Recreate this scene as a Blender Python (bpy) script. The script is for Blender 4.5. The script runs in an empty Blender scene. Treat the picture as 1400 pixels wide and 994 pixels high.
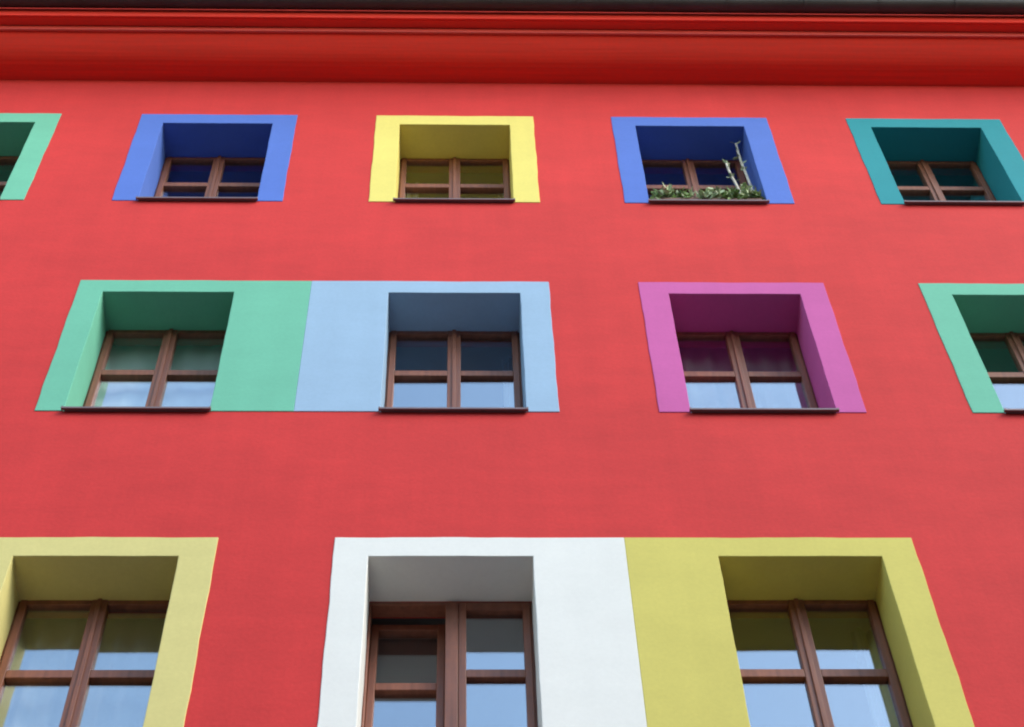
import bpy, bmesh, math, random
from mathutils import Matrix, Vector
random.seed(7)
scene = bpy.context.scene
COL = scene.collection
rad = math.radians

# ------------------------------------------------------------ camera
EYE = 1.6                      # eye height above the pavement; facade plane is y = 0, camera 7 m in front of it
PITCH, ROLL, YAW, FPX = rad(60.1485), rad(-2.50086), rad(3.07247), 2757.0
cam_d = bpy.data.cameras.new('camera')
cam_d.sensor_width = 36.0
cam_d.lens = 36.0 * FPX / 1400.0
cam_d.clip_start, cam_d.clip_end = 0.05, 5000.0
cam = bpy.data.objects.new('camera', cam_d)
COL.objects.link(cam)
R0 = Vector((math.cos(YAW), -math.sin(YAW), 0))
FW = Vector((math.sin(YAW) * math.cos(PITCH), math.cos(YAW) * math.cos(PITCH), math.sin(PITCH)))
U0 = Vector((-math.sin(YAW) * math.sin(PITCH), -math.cos(YAW) * math.sin(PITCH), math.cos(PITCH)))
RX = R0 * math.cos(ROLL) + U0 * math.sin(ROLL)
UP = U0 * math.cos(ROLL) - R0 * math.sin(ROLL)
M = Matrix((RX, UP, -FW)).transposed().to_4x4()
M.translation = Vector((0, -7.0, EYE))
cam.matrix_world = M
scene.camera = cam

# ------------------------------------------------------------ sky and sun (soft, hazy daylight from the street side)
SUN_EL, SUN_AZ = 40.0, 126.0   # azimuth clockwise from +Y (the camera looks along +Y)
world = bpy.data.worlds.new('World')
scene.world = world
world.use_nodes = True
wn, wl = world.node_tree.nodes, world.node_tree.links
sky = wn.new('ShaderNodeTexSky')
sky.sky_type = 'NISHITA'
sky.sun_disc = False
sky.sun_elevation = rad(SUN_EL)
sky.sun_rotation = rad(SUN_AZ)
sky.air_density, sky.dust_density, sky.ozone_density = 1.8, 0.6, 1.2
wl.new(sky.outputs[0], wn['Background'].inputs['Color'])
wn['Background'].inputs['Strength'].default_value = 0.12
sun_d = bpy.data.lights.new('sun', 'SUN')
sun_d.energy, sun_d.angle, sun_d.color = 0.9, rad(30), (1.0, 0.90, 0.78)
sun = bpy.data.objects.new('sun', sun_d)
COL.objects.link(sun)
to_sun = Vector((math.sin(rad(SUN_AZ)) * math.cos(rad(SUN_EL)), math.cos(rad(SUN_AZ)) * math.cos(rad(SUN_EL)), math.sin(rad(SUN_EL))))
sun.rotation_euler = to_sun.to_track_quat('Z', 'Y').to_euler()
sun.location = (6, -20, 25)
vs = scene.view_settings
vs.view_transform, vs.look, vs.exposure, vs.gamma = 'Standard', 'None', 1.62, 1.0
vs.use_curve_mapping = False
scene.cycles.filter_width = 2.1   # the photograph is a little soft

# ------------------------------------------------------------ materials
def principled(name):
    m = bpy.data.materials.new(name)
    m.use_nodes = True
    return m, m.node_tree.nodes, m.node_tree.links, m.node_tree.nodes['Principled BSDF']

def noise(n, l, coord, scale, detail=4, rough=.55, stretch=None):
    t = n.new('ShaderNodeTexNoise')
    t.inputs['Scale'].default_value = scale
    t.inputs['Detail'].default_value = detail
    t.inputs['Roughness'].default_value = rough
    if stretch:
        mp = n.new('ShaderNodeMapping')
        mp.inputs['Scale'].default_value = stretch
        l.new(coord, mp.inputs[0]); l.new(mp.outputs[0], t.inputs[0])
    else:
        l.new(coord, t.inputs[0])
    return t

def ramp(n, l, src, lo, hi, a, b):
    r = n.new('ShaderNodeMapRange')
    r.inputs[1].default_value, r.inputs[2].default_value = lo, hi
    r.inputs[3].default_value, r.inputs[4].default_value = a, b
    l.new(src, r.inputs[0])
    return r.outputs[0]

def vary(n, l, col, facs):
    """colour multiplied by a chain of grey factors"""
    cur = None
    for f in facs:
        if cur is None:
            cur = f
        else:
            m = n.new('ShaderNodeMath'); m.operation = 'MULTIPLY'
            l.new(cur, m.inputs[0]); l.new(f, m.inputs[1]); cur = m.outputs[0]
    v = n.new('ShaderNodeVectorMath'); v.operation = 'SCALE'
    v.inputs[0].default_value = col[:3]
    l.new(cur, v.inputs['Scale'])
    return v.outputs[0]

def plaster(name, col, rough=.82, mottle=.055, bump=.22):
    m, n, l, b = principled(name)
    g = n.new('ShaderNodeNewGeometry').outputs['Position']
    big = noise(n, l, g, .9, 3)
    streak = noise(n, l, g, 2.0, 5, .6, (1.0, 1.0, 2.2))
    fine = noise(n, l, g, 38, 6, .65)
    rain = noise(n, l, g, 6.0, 4, .6, (1.0, 1.0, .07))
    grain = noise(n, l, g, 160, 3, .6)
    c = vary(n, l, col, [ramp(n, l, big.outputs[0], .3, .7, 1 - mottle, 1 + mottle),
                         ramp(n, l, rain.outputs[0], .35, .75, 1 + mottle * .5, 1 - mottle * .9),
                         ramp(n, l, streak.outputs[0], .3, .7, 1 - mottle * 1.2, 1 + mottle * .8),
                         ramp(n, l, fine.outputs[0], .3, .7, 1 - mottle, 1 + mottle)])
    l.new(c, b.inputs['Base Color'])
    b.inputs['Roughness'].default_value = rough
    b.inputs['Specular IOR Level'].default_value = .25
    bp = n.new('ShaderNodeBump'); bp.inputs['Strength'].default_value = bump; bp.inputs['Distance'].default_value = .006
    bp2 = n.new('ShaderNodeBump'); bp2.inputs['Strength'].default_value = bump; bp2.inputs['Distance'].default_value = .002
    bp3 = n.new('ShaderNodeBump'); bp3.inputs['Strength'].default_value = bump * 1.2; bp3.inputs['Distance'].default_value = .012
    l.new(streak.outputs[0], bp3.inputs['Height'])
    l.new(fine.outputs[0], bp.inputs['Height']); l.new(grain.outputs[0], bp2.inputs['Height'])
    l.new(bp3.outputs[0], bp.inputs['Normal'])
    l.new(bp.outputs[0], bp2.inputs['Normal']); l.new(bp2.outputs[0], b.inputs['Normal'])
    return m

def painted(name, col, rough=.5, stretch=(.3, 8, 8), amt=.12, metallic=0, bump=.1, scale=3):
    m, n, l, b = principled(name)
    tc = n.new('ShaderNodeTexCoord').outputs['Object']
    s = noise(n, l, tc, scale, 5, .6, stretch)
    f = noise(n, l, tc, 25, 4)
    c = vary(n, l, col, [ramp(n, l, s.outputs[0], .3, .7, 1 - amt, 1 + amt), ramp(n, l, f.outputs[0], .3, .7, 1 - amt * .4, 1 + amt * .4)])
    l.new(c, b.inputs['Base Color'])
    l.new(ramp(n, l, f.outputs[0], .3, .7, rough - .06, rough + .08), b.inputs['Roughness'])
    b.inputs['Metallic'].default_value = metallic
    bp = n.new('ShaderNodeBump'); bp.inputs['Strength'].default_value = bump; bp.inputs['Distance'].default_value = .003
    l.new(s.outputs[0], bp.inputs['Height']); l.new(bp.outputs[0], b.inputs['Normal'])
    return m

def glass_mat():
    m = bpy.data.materials.new('window glass'); m.use_nodes = True
    n, l = m.node_tree.nodes, m.node_tree.links
    n.clear()
    out = n.new('ShaderNodeOutputMaterial')
    geo = n.new('ShaderNodeNewGeometry')
    dot = n.new('ShaderNodeVectorMath'); dot.operation = 'DOT_PRODUCT'
    l.new(geo.outputs['Normal'], dot.inputs[0]); l.new(geo.outputs['Incoming'], dot.inputs[1])
    ab = n.new('ShaderNodeMath'); ab.operation = 'ABSOLUTE'; l.new(dot.outputs['Value'], ab.inputs[0])
    inv = n.new('ShaderNodeMath'); inv.operation = 'SUBTRACT'; inv.inputs[0].default_value = 1; l.new(ab.outputs[0], inv.inputs[1])
    p5 = n.new('ShaderNodeMath'); p5.operation = 'POWER'; p5.inputs[1].default_value = 5; l.new(inv.outputs[0], p5.inputs[0])
    f = ramp(n, l, p5.outputs[0], 0, 1, GLASS_R0, 1)
    tr = n.new('ShaderNodeBsdfTransparent'); tr.inputs[0].default_value = (.95, .97, .96, 1)
    gl = n.new('ShaderNodeBsdfGlossy'); gl.inputs['Roughness'].default_value = .015; gl.inputs['Color'].default_value = (.84, .92, 1, 1)
    tc = n.new('ShaderNodeTexCoord').outputs['Object']
    wob = noise(n, l, tc, 1.6, 2)
    bp = n.new('ShaderNodeBump'); bp.inputs['Strength'].default_value = .25; bp.inputs['Distance'].default_value = .004
    l.new(wob.outputs[0], bp.inputs['Height']); l.new(bp.outputs[0], gl.inputs['Normal'])
    mx = n.new('ShaderNodeMixShader')
    l.new(f, mx.inputs[0]); l.new(tr.outputs[0], mx.inputs[1]); l.new(gl.outputs[0], mx.inputs[2])
    l.new(mx.outputs[0], out.inputs[0])
    return m

GLASS_R0 = .25
MAT = {
    'red': plaster('red plaster', (.63, .040, .038)),
    'mint': plaster('mint plaster', (.165, .50, .345), mottle=.03, bump=.12),
    'blue': plaster('royal blue plaster', (.092, .18, .58), mottle=.03, bump=.12),
    'yellow': plaster('lemon yellow plaster', (.80, .68, .18), mottle=.03, bump=.12),
    'teal': plaster('turquoise plaster', (.020, .27, .315), mottle=.03, bump=.12),
    'sky': plaster('pale blue plaster', (.33, .48, .645), mottle=.03, bump=.12),
    'pink': plaster('orchid pink plaster', (.58, .115, .355), mottle=.03, bump=.12),
    'olive': plaster('olive yellow plaster', (.66, .58, .145), mottle=.03, bump=.12),
    'straw': plaster('straw yellow plaster', (.70, .62, .24), mottle=.03, bump=.12),
    'white': plaster('white plaster', (.83, .83, .78), mottle=.02, bump=.10),
    'cornice': painted('red painted timber', (.86, .038, .019), .85, (.25, 9, 9), .10),
    'fillet': painted('red painted fillet', (.66, .07, .05), .5, (.25, 9, 9), .1),
    'zinc': painted('weathered zinc', (.055, .05, .05), .65, (.6, 2, 2), .25, .15),
    'wood': painted('brown stained wood', (.25, .085, .044), .48, (9, 9, .5), .22, 0, .15),
    'sill': painted('brown sheet metal', (.20, .13, .125), .4, (1, 4, 4), .12, .2),
    'room': plaster('room paint', (.40, .40, .39), .9, .02, .05),
    'beige': plaster('beige plaster', (.19, .18, .175), .9, .04, .1),
    'roof': painted('grey roof tile', (.10, .07, .06), .8, (2, 2, 2), .25),
    'glass': glass_mat(),
    'curtain': plaster('white net curtain', (.88, .89, .87), .9, .03, .05),
    'grey_curtain': plaster('grey net curtain', (.42, .43, .42), .9, .05, .05),
    'terracotta': painted('brown planter', (.16, .075, .05), .7, (2, 2, 2), .2),
    'soil': painted('potting soil', (.03, .02, .014), .95, (6, 6, 6), .4),
    'cane': painted('pale bamboo cane', (.66, .60, .48), .6, (6, 6, 1), .2),
    'pot': painted('pale glazed pot', (.62, .60, .56), .35, (2, 2, 2), .08),
    'asphalt': painted('asphalt', (.055, .055, .057), .9, (3, 3, 3), .25, 0, .4),
    'paving': painted('pavement', (.16, .163, .172), .85, (3, 3, 3), .2, 0, .4),
    'kerb': painted('kerb stone', (.34, .33, .32), .8, (3, 3, 3), .15, 0, .3),
}

def leaf_mat(name, col):
    m, n, l, b = principled(name)
    oi = n.new('ShaderNodeNewGeometry').outputs['Random Per Island']
    c = vary(n, l, col, [ramp(n, l, oi, 0, 1, .55, 1.5)])
    l.new(c, b.inputs['Base Color'])
    b.inputs['Roughness'].default_value = .5
    return m
MAT['leaf'] = leaf_mat('green leaves', (.19, .30, .08))
MAT['leaf2'] = leaf_mat('grey green leaves', (.36, .44, .24))

# ------------------------------------------------------------ mesh helpers
class MB:
    def __init__(self):
        self.v, self.f = [], []
    def quad(self, a, b, c, d):
        i = len(self.v); self.v += [a, b, c, d]; self.f.append((i, i + 1, i + 2, i + 3))
    def box(self, x0, x1, y0, y1, z0, z1):
        i = len(self.v)
        self.v += [(x, y, z) for x in (x0, x1) for y in (y0, y1) for z in (z0, z1)]
        self.f += [tuple(i + k for k in q) for q in ((0, 1, 3, 2), (4, 6, 7, 5), (0, 4, 5, 1), (2, 3, 7, 6), (0, 2, 6, 4), (1, 5, 7, 3))]
    def extrude_x(self, prof, x0, x1, n=1, closed=True):
        """profile of (y, z) points swept along x"""
        i = len(self.v); k = len(prof)
        for s in range(n + 1):
            x = x0 + (x1 - x0) * s / n
            self.v += [(x, y, z) for y, z in prof]
        for s in range(n):
            for j in range(k if closed else k - 1):
                a = i + s * k + j; b = i + s * k + (j + 1) % k
                self.f.append((a, b, b + k, a + k))
        if closed:
            self.f.append(tuple(range(i + k - 1, i - 1, -1)))
            self.f.append(tuple(range(i + n * k, i + n * k + k)))
    def tube(self, pts, r0, r1, seg=6):
        i = len(self.v); n = len(pts)
        for k, p in enumerate(pts):
            p = Vector(p); q = Vector(pts[min(k + 1, n - 1)]) - Vector(pts[max(k - 1, 0)])
            q.normalize(); a = q.orthogonal().normalized(); b = q.cross(a)
            r = r0 + (r1 - r0) * k / max(1, n - 1)
            self.v += [tuple(p + (a * math.cos(t) + b * math.sin(t)) * r) for t in [2 * math.pi * s / seg for s in range(seg)]]
        for k in range(n - 1):
            for s in range(seg):
                self.f.append((i + k * seg + s, i + k * seg + (s + 1) % seg, i + (k + 1) * seg + (s + 1) % seg, i + (k + 1) * seg + s))
        self.f.append(tuple(i + (n - 1) * seg + s for s in range(seg)))
    def lathe(self, prof, c, seg=20):
        i = len(self.v); k = len(prof)
        for s in range(seg):
            t = 2 * math.pi * s / seg
            self.v += [(c[0] + r * math.cos(t), c[1] + r * math.sin(t), c[2] + z) for r, z in prof]
        for s in range(seg):
            for j in range(k - 1):
                a = i + s * k + j; b = i + ((s + 1) % seg) * k + j
                self.f.append((a, b, b + 1, a + 1))
    def mesh(self, name, mat, merge=False):
        me = bpy.data.meshes.new(name)
        me.from_pydata(self.v, [], self.f)
        bm = bmesh.new(); bm.from_mesh(me)
        if merge:
            bmesh.ops.remove_doubles(bm, verts=bm.verts, dist=1e-5)
        bmesh.ops.recalc_face_normals(bm, faces=bm.faces)
        bm.to_mesh(me); bm.free()
        me.materials.append(MAT[mat])
        return me
    def build(self, name, mat, parent=None, bevel=0, smooth=False, merge=False, label=None, kind=None):
        o = bpy.data.objects.new(name, self.mesh(name, mat, merge))
        COL.objects.link(o)
        if parent:
            o.parent = parent
        if smooth:
            for p in o.data.polygons: p.use_smooth = True
        if bevel:
            md = o.modifiers.new('bevel', 'BEVEL'); md.width = bevel; md.segments = 2; md.limit_method = 'ANGLE'; md.angle_limit = rad(40)
        if label: o['label'] = label
        if kind: o['kind'] = kind
        return o

def tag(o, label=None, cat=None, group=None, kind=None):
    for k, v in (('label', label), ('category', cat), ('group', group), ('kind', kind)):
        if v: o[k] = v
    return o

def empty(name, loc=(0, 0, 0)):
    o = bpy.data.objects.new(name, None); COL.objects.link(o); o.location = loc; o.empty_display_size = .3
    return o

# ------------------------------------------------------------ ground
XL, XR = -15.0, 15.0
b = MB(); b.box(-1500, 1500, -1500, 1500, -.40, -.13); tag(b.build('road', 'asphalt'), 'grey asphalt street in front of the red building', kind='structure')
b = MB(); b.box(-60, 60, -7.9, .2, -.3, 0); tag(b.build('pavement', 'paving'), 'grey pavement along the red facade', kind='structure')
b = MB(); b.box(-60, 60, -8.05, -7.904, -.3, .004); tag(b.build('kerb', 'kerb', bevel=.015), 'grey stone kerb along the pavement', kind='structure')

# ------------------------------------------------------------ building
bld = tag(empty('apartment_building'), 'bright red plastered apartment building with many coloured window surrounds under a red cornice', 'building')
E_ = EYE
RD = .33                       # reveal depth, wall face to window frame
WT = .46                       # wall thickness
ROWS = {1: dict(t=16.622 + E_, o=16.426 + E_, b=14.839 + E_, tr=.565),
        2: dict(t=13.444 + E_, o=13.260 + E_, b=11.558 + E_, tr=.625),
        3: dict(t=10.085 + E_, o=9.889 + E_, b=8.060 + E_, tr=.700)}
# row, outer left, opening left, opening right, outer right, colour, label
WINS = [
    (1, -4.872, -4.66, -3.703, -3.504, 'mint', 'mint green'),
    (1, -2.800, -2.590, -1.633, -1.427, 'blue', 'royal blue'),
    (1, -.730, -.519, .447, .659, 'yellow', 'lemon yellow'),
    (1, 1.350, 1.552, 2.514, 2.738, 'blue', 'royal blue'),
    (1, 3.445, 3.641, 4.618, 4.832, 'teal', 'turquoise'),
    (2, -2.821, -2.628, -1.659, -1.098, 'mint', 'mint green'),
    (2, -1.098, -.520, .459, .678, 'sky', 'pale blue'),
    (2, 1.351, 1.565, 2.549, 2.752, 'pink', 'orchid pink'),
    (2, 3.469, 3.690, 4.665, 4.870, 'mint', 'mint green'),
    (3, -2.850, -2.643, -1.661, -1.445, 'straw', 'straw yellow'),
    (3, -.742, -.534, .451, 1.010, 'white', 'white'),
    (3, 1.010, 1.563, 2.549, 2.765, 'olive', 'olive yellow'),
]
Z_TOP = 17.415 + E_            # underside of the cornice
# facade wall with real openings
HG = .004
b = MB()
xs = sorted({XL, XR} | {v for w in WINS for v in (w[2] - HG, w[3] + HG)})
zs = sorted({0.0, Z_TOP + .9} | {v for r in ROWS.values() for v in (r['o'] + HG, r['b'] - HG)})
def hole(x, z):
    return any(w[2] - HG < x < w[3] + HG and ROWS[w[0]]['b'] - HG < z < ROWS[w[0]]['o'] + HG for w in WINS)
for i in range(len(xs) - 1):
    for j in range(len(zs) - 1):
        x0, x1, z0, z1 = xs[i], xs[i + 1], zs[j], zs[j + 1]
        if hole((x0 + x1) / 2, (z0 + z1) / 2): continue
        for y in (0, WT):
            b.quad((x0, y, z0), (x1, y, z0), (x1, y, z1), (x0, y, z1))
for w in WINS:
    r = ROWS[w[0]]; x0, x1, z0, z1 = w[2] - HG, w[3] + HG, r['b'] - HG, r['o'] + HG
    b.quad((x0, 0, z0), (x0, WT, z0), (x0, WT, z1), (x0, 0, z1))
    b.quad((x1, 0, z0), (x1, WT, z0), (x1, WT, z1), (x1, 0, z1))
    b.quad((x0, 0, z0), (x1, 0, z0), (x1, WT, z0), (x0, WT, z0))
    b.quad((x0, 0, z1), (x1, 0, z1), (x1, WT, z1), (x0, WT, z1))
b.build('facade_wall', 'red', bld, merge=True)
b = MB(); b.box(XL, XL + .4, WT + .003, 9.6, 0, Z_TOP + .9); b.build('side_wall', 'red', bld)
b = MB(); b.box(XR - .4, XR, WT + .003, 9.6, 0, Z_TOP + .9); b.build('side_wall', 'red', bld)
b = MB(); b.box(XL, XR, 9.603, 10, 0, Z_TOP + .9); b.build('rear_wall', 'red', bld)
# storeys: floor slabs and the rooms' rear wall
for r in ROWS.values():
    b = MB(); b.box(XL + .41, XR - .41, WT + .01, 4.5, r['o'] + .28, r['o'] + .55); b.build('floor_slab', 'room', bld)
b = MB(); b.box(XL + .41, XR - .41, WT + .01, 4.5, 9.889 + E_ - 2.95, 9.889 + E_ - 2.7); b.build('floor_slab', 'room', bld)
b = MB(); b.box(XL + .41, XR - .41, 4.51, 4.65, 6, Z_TOP); b.build('partition_wall', 'room', bld)
for x in (-3.1, -.95, 1.05, 3.1):
    for row, r in ROWS.items():
        b = MB(); b.box(x - .06, x + .06, WT + .012, 4.505, r['o'] - 2.7, r['o'] + .277); b.build('partition_wall', 'room', bld)

# painted surrounds with their reveals
PR = .006
def joined_l(w): return any(v[0] == w[0] and v[4] == w[1] for v in WINS)
def joined_r(w): return any(v[0] == w[0] and v[1] == w[4] for v in WINS)
def surround(w):
    row, xl, ol, orr, xr, col, lab = w
    r = ROWS[row]; t, o, z0 = r['t'], r['o'], r['b']
    bm = bmesh.new()
    def V(x, y, z): return bm.verts.new((x, y, z))
    # front band (an upturned U), outlines cut into short pieces so that the hand-painted line wanders a little
    NS, NT = 16, 22
    ph = [random.uniform(0, 6.28) for _ in range(8)]
    wob = lambda u, k: .0022 * math.sin(u * 7.3 + ph[k]) + .0014 * math.sin(u * 19.1 + ph[k + 1]) + random.uniform(-.0006, .0006)
    zsd = [z0 + (o - z0) * k / NS for k in range(NS + 1)]
    xtp = [ol + (orr - ol) * k / NT for k in range(NT + 1)]
    sl, sr = (0 if joined_l(w) else 1), (0 if joined_r(w) else 1)
    OL = [V(xl + sl * wob(z, 0), -PR, z) for z in zsd]; IL = [V(ol + .5 * wob(z, 1), -PR, z) for z in zsd]
    OR = [V(xr + sr * wob(z, 2), -PR, z) for z in zsd]; IR = [V(orr + .5 * wob(z, 3), -PR, z) for z in zsd]
    cl, cr = V(xl, -PR, t), V(xr, -PR, t)
    TT = [V(x, -PR, t + wob(x, 4)) for x in xtp]
    IT = [IL[-1]] + [V(x, -PR, o + .4 * wob(x, 5)) for x in xtp[1:-1]] + [IR[-1]]
    F = bm.faces.new
    for k in range(NS):
        F((OL[k], IL[k], IL[k + 1], OL[k + 1])); F((IR[k], OR[k], OR[k + 1], IR[k + 1]))
    F((OL[-1], IL[-1], TT[0], cl)); F((IR[-1], OR[-1], cr, TT[-1]))
    for k in range(NT): F((IT[k], IT[k + 1], TT[k + 1], TT[k]))
    bk = {}
    ring = OL + [cl] + TT + [cr] + OR[::-1]
    iN = IL + IT[1:-1] + IR[::-1]
    # outer edge returning to the wall
    for v in ring: bk[v] = V(v.co.x, .002, v.co.z)
    for a, c in zip(ring, ring[1:]): F((a, c, bk[c], bk[a]))
    # reveals
    rv = [V(v.co.x, RD, v.co.z) for v in iN]
    for k in range(len(iN) - 1): F((iN[k], iN[k + 1], rv[k + 1], rv[k]))
    # feet of the band
    ft = [V(ol, .002, z0), V(orr, .002, z0)]
    F((OL[0], iN[0], ft[0], bk[OL[0]])); F((iN[-1], OR[0], bk[OR[0]], ft[1]))
    bmesh.ops.recalc_face_normals(bm, faces=bm.faces)
    me = bpy.data.meshes.new('window_surround'); bm.to_mesh(me); bm.free()
    me.materials.append(MAT[col])
    ob = bpy.data.objects.new('window_surround', me); COL.objects.link(ob); ob.parent = bld
    ob['label'] = lab + ' painted plaster surround and reveal of one window'
    md = ob.modifiers.new('bevel', 'BEVEL'); md.width = .004; md.segments = 2; md.limit_method = 'ANGLE'; md.angle_limit = rad(40)

def casement(x0, x1, z0, z1, ztr, side, parent, label=None, tilt=0):
    """one sash: stiles, rails and glazing bar; the pivot of a tilted one is its bottom edge"""
    cy0, cy1 = RD - .012, RD + .055
    st, st_in, rail, bar = .044, .047, .064, .072
    l_, r_ = (st, st_in) if side < 0 else (st_in, st)
    px = (x0 + x1) / 2
    X = lambda x: x - px
    Y = lambda y: y - cy1
    Z = lambda z: z - z0
    b = MB()
    b.box(X(x0), X(x0 + l_), Y(cy0), Y(cy1), 0, Z(z1))
    b.box(X(x1 - r_), X(x1), Y(cy0), Y(cy1), 0, Z(z1))
    b.box(X(x0 + l_), X(x1 - r_), Y(cy0 + .003), Y(cy1 - .003), 0, rail + .02)
    b.box(X(x0 + l_), X(x1 - r_), Y(cy0 + .003), Y(cy1 - .003), Z(z1) - rail, Z(z1))
    b.box(X(x0 + l_), X(x1 - r_), Y(cy0 + .003), Y(cy1 - .003), Z(ztr) - bar / 2, Z(ztr) + bar / 2)
    o = b.build('casement', 'wood', parent, bevel=.005, label=label)
    o.location = (px, cy1, z0); o.rotation_euler = (-tilt, 0, 0)
    ps = []
    for za, zb in ((rail + .02, Z(ztr) - bar / 2), (Z(ztr) + bar / 2, Z(z1) - rail)):
        g = MB()
        g.box(X(x0 + l_) - .006, X(x1 - r_) + .006, Y(cy0 + .034), Y(cy0 + .040), za - .006, zb + .006)
        p = g.build('glass_pane', 'glass', parent)
        p.location = o.location; p.rotation_euler = (-tilt + random.uniform(-.004, .004), 0, random.uniform(-.004, .004))
        ps.append(p)
    return o

def window(w):
    row, xl, ol, orr, xr, col, lab = w
    r = ROWS[row]; o, z0 = r['o'], r['b']
    xm = (ol + orr) / 2
    white = col == 'white'
    # fixed frame: set behind the plaster reveal, so only a strip of it shows
    b = MB()
    y0, y1 = RD + .003, RD + .10
    f = .014
    zb, zt = z0 + .03, (o - .001 if white else o + .055)   # the head of the frame is rebated behind the lintel
    b.box(ol + .001, ol + f, y0, y1, zb, zt)
    b.box(orr - f, orr - .001, y0, y1, zb, zt)
    b.box(ol + f, orr - f, y0, y1, zt - .03, zt)
    b.box(ol + f, orr - f, y0, y1, zb, zb + .04)
    if white:
        b.box(xm - .03, xm + .045, RD - .02, y1 - .01, zb + .04, zt - .03)
    fr = b.build('window', 'wood', bld, bevel=.004)
    ztr = o - r['tr']
    c0, c1 = zb + .042, zt - .032
    if white:
        casement(ol + f + .001, xm - .032, c0, c1, ztr, -1, fr, 'brown casement tilted inward at its top', tilt=rad(5.2))
        casement(xm + .047, orr - f - .001, c0, c1, ztr, 1, fr)
    else:
        casement(ol + f + .001, xm - .002, c0, c1, ztr, -1, fr)
        casement(xm + .002, orr - f - .001, c0, c1, ztr, 1, fr)
        m = MB(); m.box(xm - .014, xm + .014, RD - .026, RD - .0125, c0, o - .002)
        m.build('astragal', 'wood', fr, bevel=.004)
    # sheet-metal sill: slopes to the street, folded front edge, small upstands
    s = MB()
    xa, xb = ol - .012, orr + .012
    s.extrude_x([(RD + .03, z0 + .032), (-.036, z0 + .004), (-.036, z0 - .016), (-.031, z0 - .016), (-.031, z0 - .004), (RD + .03, z0 + .022)], ol + .002, orr - .002)
    for x in (xa, orr - .002):
        s.extrude_x([(-.013, z0 + .012), (-.038, z0 + .008), (-.038, z0 - .018), (-.013, z0 - .012)], x, x + .014)
    s.build('window_sill', 'sill', fr, bevel=.0015)
    return fr

def curtain(w, parent, x0, x1, z0, z1, y=.62, folds=11, mat='curtain', amp=.022):
    b = MB(); n = 90
    def P(k, z):
        x = x0 + (x1 - x0) * k / n
        return (x, y + amp * math.sin(k / n * folds * 2 * math.pi + .4 * math.sin(k * .13)) + amp * .27 * math.sin(k * .9), z)
    for k in range(n):
        b.quad(P(k, z0), P(k + 1, z0), P(k + 1, z1), P(k, z1))
    o = b.build('curtain', mat, parent, smooth=True, merge=True)
    md = o.modifiers.new('thick', 'SOLIDIFY'); md.thickness = .002
    return o

for w in WINS:
    surround(w)
    fr = window(w)
    r = ROWS[w[0]]
    if (w[0], w[5]) == (2, 'mint') and w[1] < 0:
        curtain(w, fr, w[2] - .12, w[3] + .12, r['b'] - .3, r['o'] + .1, y=.46, amp=.007, folds=6)
    elif (w[0], w[5]) in ((2, 'pink'), (3, 'straw')):
        curtain(w, fr, w[2] - .12, w[3] + .12, r['b'] - .3, r['o'] + .12, y=.50, amp=.015, folds=8, mat='grey_curtain')
    elif w[5] == 'yellow':
        curtain(w, fr, w[2] - .15, w[2] + .16, r['b'] - .4, r['o'] + .1, folds=4)
        curtain(w, fr, w[3] - .10, w[3] + .15, r['b'] - .4, r['o'] + .1, folds=4)
    elif (w[0], w[5]) in ((2, 'sky'), (3, 'olive')):
        curtain(w, fr, w[3] - .12, w[3] + .2, r['b'] - .4, r['o'] + .1, folds=4)

# cornice
CE = .42
zc = Z_TOP
b = MB()
b.extrude_x([(-.001, zc - .002), (-.05, zc), (-.10, zc + .003), (-.1515, zc + .008), (-.1515, zc + .04), (-.001, zc + .04)], XL - .3, XR + .3, 1)
b.build('cornice_bed_board', 'cornice', bld)
b = MB()
prof = [(-.153, zc + .009)]
for k in range(9):
    t = k / 8
    prof.append((-.165 - (.405 - .165) * t, zc + .012 + .160 * (t ** 1.6)))
prof += [(-.405, zc + .20), (-.153, zc + .20)]
b.extrude_x(prof, XL - .3, XR + .3, 1)
b.build('cornice_cove', 'cornice', bld)
b = MB()
b.box(XL - .3, XR + .3, -.432, -.408, zc + .165, zc + .262)
b.build('cornice_fillet', 'fillet', bld, bevel=.006)
b = MB()
b.box(XL - .3, XR + .3, -.515, -.435, zc + .248, zc + .275)
b.build('eaves_board', 'cornice', bld, bevel=.004)
b = MB()
b.box(XL - .3, XR + .3, -.535, -.518, zc + .244, zc + .44)
b.build('fascia_board', 'cornice', bld, bevel=.004)
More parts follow.
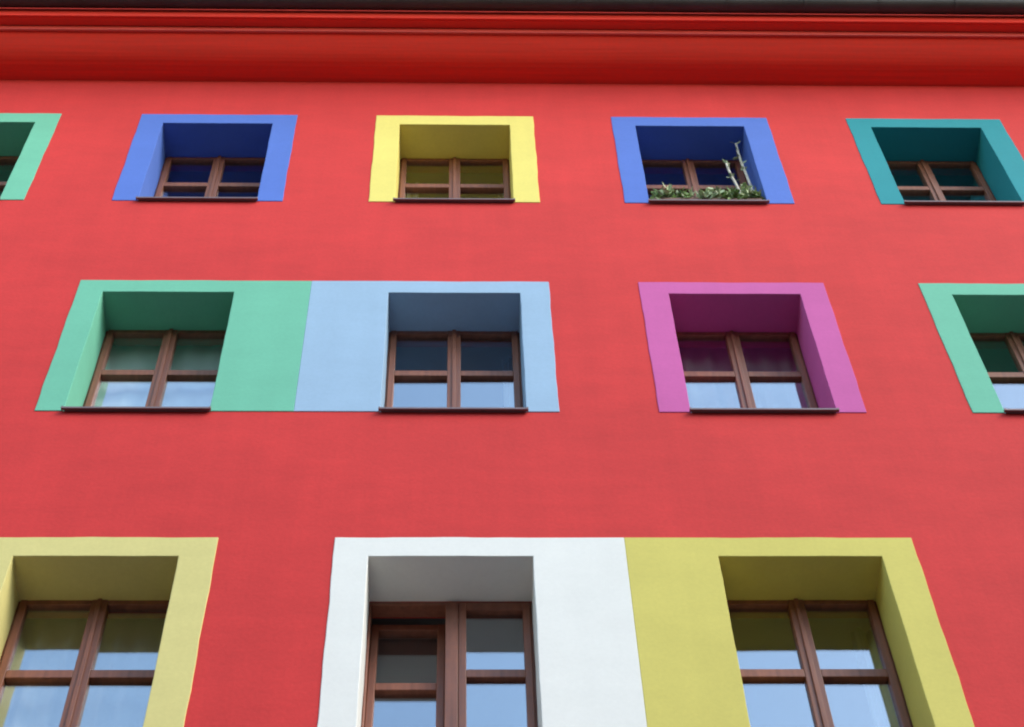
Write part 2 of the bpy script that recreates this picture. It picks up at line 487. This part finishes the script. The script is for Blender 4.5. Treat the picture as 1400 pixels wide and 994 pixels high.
# gutter: half round trough with a rolled lip, hung in brackets
g = MB()
gy, gz, gr = -.625, zc + .425, .072
pr = []
for k in range(13):
    a = math.pi + math.pi * k / 12
    pr.append((gy + gr * math.cos(a), gz + gr * math.sin(a)))
pr2 = [(gy + (gr - .004) * math.cos(math.pi + math.pi * k / 12), gz + (gr - .004) * math.sin(math.pi + math.pi * k / 12)) for k in range(12, -1, -1)]
g.extrude_x(pr + pr2, XL - .3, XR + .3, 1)
gut = g.build('gutter', 'zinc', bld, smooth=False)
g = MB(); g.tube([(XL - .3, gy - gr, gz + .004), (XR + .3, gy - gr, gz + .004)], .010, .012, 10); g.build('gutter_lip', 'zinc', gut, smooth=True)
x = XL
bme = None
while x < XR:
    if bme is None:
        g = MB()
        p1 = [(gy + (gr + .007) * math.cos(math.pi + math.pi * k / 12), gz + (gr + .007) * math.sin(math.pi + math.pi * k / 12)) for k in range(13)]
        p2 = [(gy + (gr + .002) * math.cos(math.pi + math.pi * k / 12), gz + (gr + .002) * math.sin(math.pi + math.pi * k / 12)) for k in range(12, -1, -1)]
        g.extrude_x(p1 + p2, -.014, .014)
        bme = g.mesh('gutter_bracket', 'zinc')
    o = bpy.data.objects.new('gutter_bracket', bme); COL.objects.link(o); o.parent = gut; o.location = (x + random.uniform(-.02, .02), 0, 0)
    x += .70
# roof
b = MB()
b.extrude_x([(-.62, zc + .50), (5.0, zc + 3.48), (10.6, zc + .50), (10.6, zc + .60), (5.0, zc + 3.60), (-.62, zc + .55)], XL - .3, XR + .3)
b.build('roof', 'roof', bld)

# ------------------------------------------------------------ plants on the blue window's sill
wD = WINS[3]; rD = ROWS[1]
def leaf(b, p, d, L, W):
    d = Vector(d).normalized(); s = d.cross(Vector((random.uniform(-1, 1), random.uniform(-1, 1), random.uniform(-.3, 1)))).normalized()
    nrm = d.cross(s)
    p = Vector(p)
    i = len(b.v)
    b.v += [tuple(p), tuple(p + d * L * .35 + s * W * .5 - nrm * L * .05), tuple(p + d * L * .75 + s * W * .36 - nrm * L * .08), tuple(p + d * L),
            tuple(p + d * L * .75 - s * W * .36 - nrm * L * .08), tuple(p + d * L * .35 - s * W * .5 - nrm * L * .05), tuple(p + d * L * .5)]
    for a, c in ((0, 1), (1, 2), (2, 3), (3, 4), (4, 5), (5, 0)):
        b.f.append((i + a, i + c, i + 6))
def window_box():
    x0, x1 = wD[2] + .03, wD[3] - .03
    zb = rD['b'] + .034
    root = tag(empty('window_box', ((x0 + x1) / 2, .10, zb)), 'window box of green plants with two pale canes on a blue window sill', 'window box')
    cx = (x0 + x1) / 2
    hw = (x1 - x0) / 2
    b = MB()
    b.box(-hw, hw, -.085, -.073, 0, .11); b.box(-hw, hw, .073, .085, 0, .11)
    b.box(-hw, -hw + .012, -.073, .073, 0, .11); b.box(hw - .012, hw, -.073, .073, 0, .11); b.box(-hw + .012, hw - .012, -.073, .073, 0, .012)
    b.build('trough', 'terracotta', root, bevel=.004)
    b = MB(); b.box(-hw + .012, hw - .012, -.073, .073, .012, .095); b.build('soil', 'soil', root)
    # bushy plants: stems plus leaves
    spots = [(-.40, .27, 'leaf'), (-.31, .29, 'leaf2'), (-.20, .22, 'leaf'), (-.02, .26, 'leaf2'), (.08, .30, 'leaf2'), (.15, .25, 'leaf'), (.27, .31, 'leaf'), (.35, .38, 'leaf2'), (.41, .34, 'leaf')]
    for sx, h, mt in spots:
        st, lf = MB(), MB()
        for k in range(8):
            a = random.uniform(0, 6.28); sp = random.uniform(.02, .12)
            tx = max(-hw + .02, min(hw - .02, sx + math.cos(a) * sp)); ty = math.sin(a) * sp * .9 - .03
            droop = random.random() < .35
            hh = random.uniform(.02, .12) if droop else .12 + (h - .1) * random.uniform(.4, 1.0)
            if droop: ty = -.10 - random.uniform(0, .04)
            pts = [(sx + (tx - sx) * t, ty * t, .085 + (hh - .085) * t + (.10 if droop else .03) * math.sin(t * math.pi)) for t in (0, .25, .5, .75, 1)]
            st.tube(pts, .004, .002, 5)
            for q in range(10):
                t = random.uniform(.25, 1)
                p = (sx + (tx - sx) * t + random.uniform(-.012, .012), ty * t, .085 + (hh - .085) * t + (.10 if droop else .03) * math.sin(t * math.pi))
                dv = (random.uniform(-1, 1), random.uniform(-1.2, .6), random.uniform(-.6, .9))
                leaf(lf, p, dv, random.uniform(.035, .08), random.uniform(.018, .042))
        st.build('stem', 'leaf', root)
        lf.build('foliage', mt, root)
    for (xa, ya, xb, yb, top, kink) in ((.335, .0, .272, .02, 1.03, .004), (.425, .0, .405, .02, 1.46, .006)):
        b = MB()
        pts = [(xa + (xb - xa) * t + kink * math.sin(t * 7), ya + (yb - ya) * t + .006 * math.sin(t * 9), .12 + (top - .12) * t) for t in [k / 9 for k in range(10)]]
        b.tube(pts, .014, .010, 7)
        for t in (3, 6, 8):
            p = pts[t]; b.tube([(p[0], p[1], p[2] - .008), p, (p[0], p[1], p[2] + .008)], .0152, .0142, 7)
        b.build('cane', 'cane', root, smooth=True)
        tl = MB()
        for q in range(12):
            p = pts[random.choice((5, 6, 7, 8, 9))]
            leaf(tl, p, (random.uniform(-1, 1), random.uniform(-1, .3), random.uniform(-.2, 1)), random.uniform(.04, .07), random.uniform(.015, .03))
        tl.build('foliage', 'leaf2', root)
window_box()
# pale pot on the turquoise window's sill
wE = WINS[4]
root = tag(empty('flower_pot', (4.33, .19, ROWS[1]['b'] + .034)), 'small pale glazed pot standing on the sill of the turquoise window', 'pot')
b = MB(); b.lathe([(0, 0), (.045, 0), (.05, .02), (.058, .16), (.055, .26), (.062, .28), (.062, .30), (.053, .30), (.05, .27), (.0, .265)], (0, 0, 0), 24)
b.build('pot_body', 'pot', root, smooth=True)
b = MB()
for k in range(40):
    a = random.uniform(0, 6.28)
    leaf(b, (.02 * math.cos(a), .02 * math.sin(a), .26), (math.cos(a) * .6, math.sin(a) * .6, random.uniform(.6, 1.6)), random.uniform(.05, .09), .02)
b.build('foliage', 'leaf', root)

# ------------------------------------------------------------ unseen house row across the street (behind the camera), added to shade lower storeys
opp = tag(empty('unseen_house_row', (0, -17.0, 0)), 'long grey unseen house row added across the street to shade the lower storeys', 'house')
b = MB(); b.box(-45, 45, -11, 0, -.13, 16.2); b.build('wall', 'beige', opp)
b = MB(); b.extrude_x([(.35, 16.203), (-5.5, 18.4), (-11.35, 16.203)], -45.2, 45.2); b.build('roof', 'roof', opp)
fm, pm = MB(), MB()
for q in ((-.62, -.54, -.85, .85), (.54, .62, -.85, .85), (-.54, .54, -.85, -.77), (-.54, .54, .77, .85), (-.03, .03, -.77, .77)):
    fm.box(q[0], q[1], -.02, .05, q[2], q[3])
pm.box(-.54, .54, .005, .02, -.77, .77)
fme, pme = fm.mesh('window', 'pot'), pm.mesh('glass_pane', 'glass')
for k in range(20):
    for z in (2.0, 5.6, 9.2, 12.8):
        o = bpy.data.objects.new('window', fme); COL.objects.link(o); o.parent = opp; o.location = (-28.5 + 3 * k, .022, z)
        p = bpy.data.objects.new('glass_pane', pme); COL.objects.link(p); p.parent = o
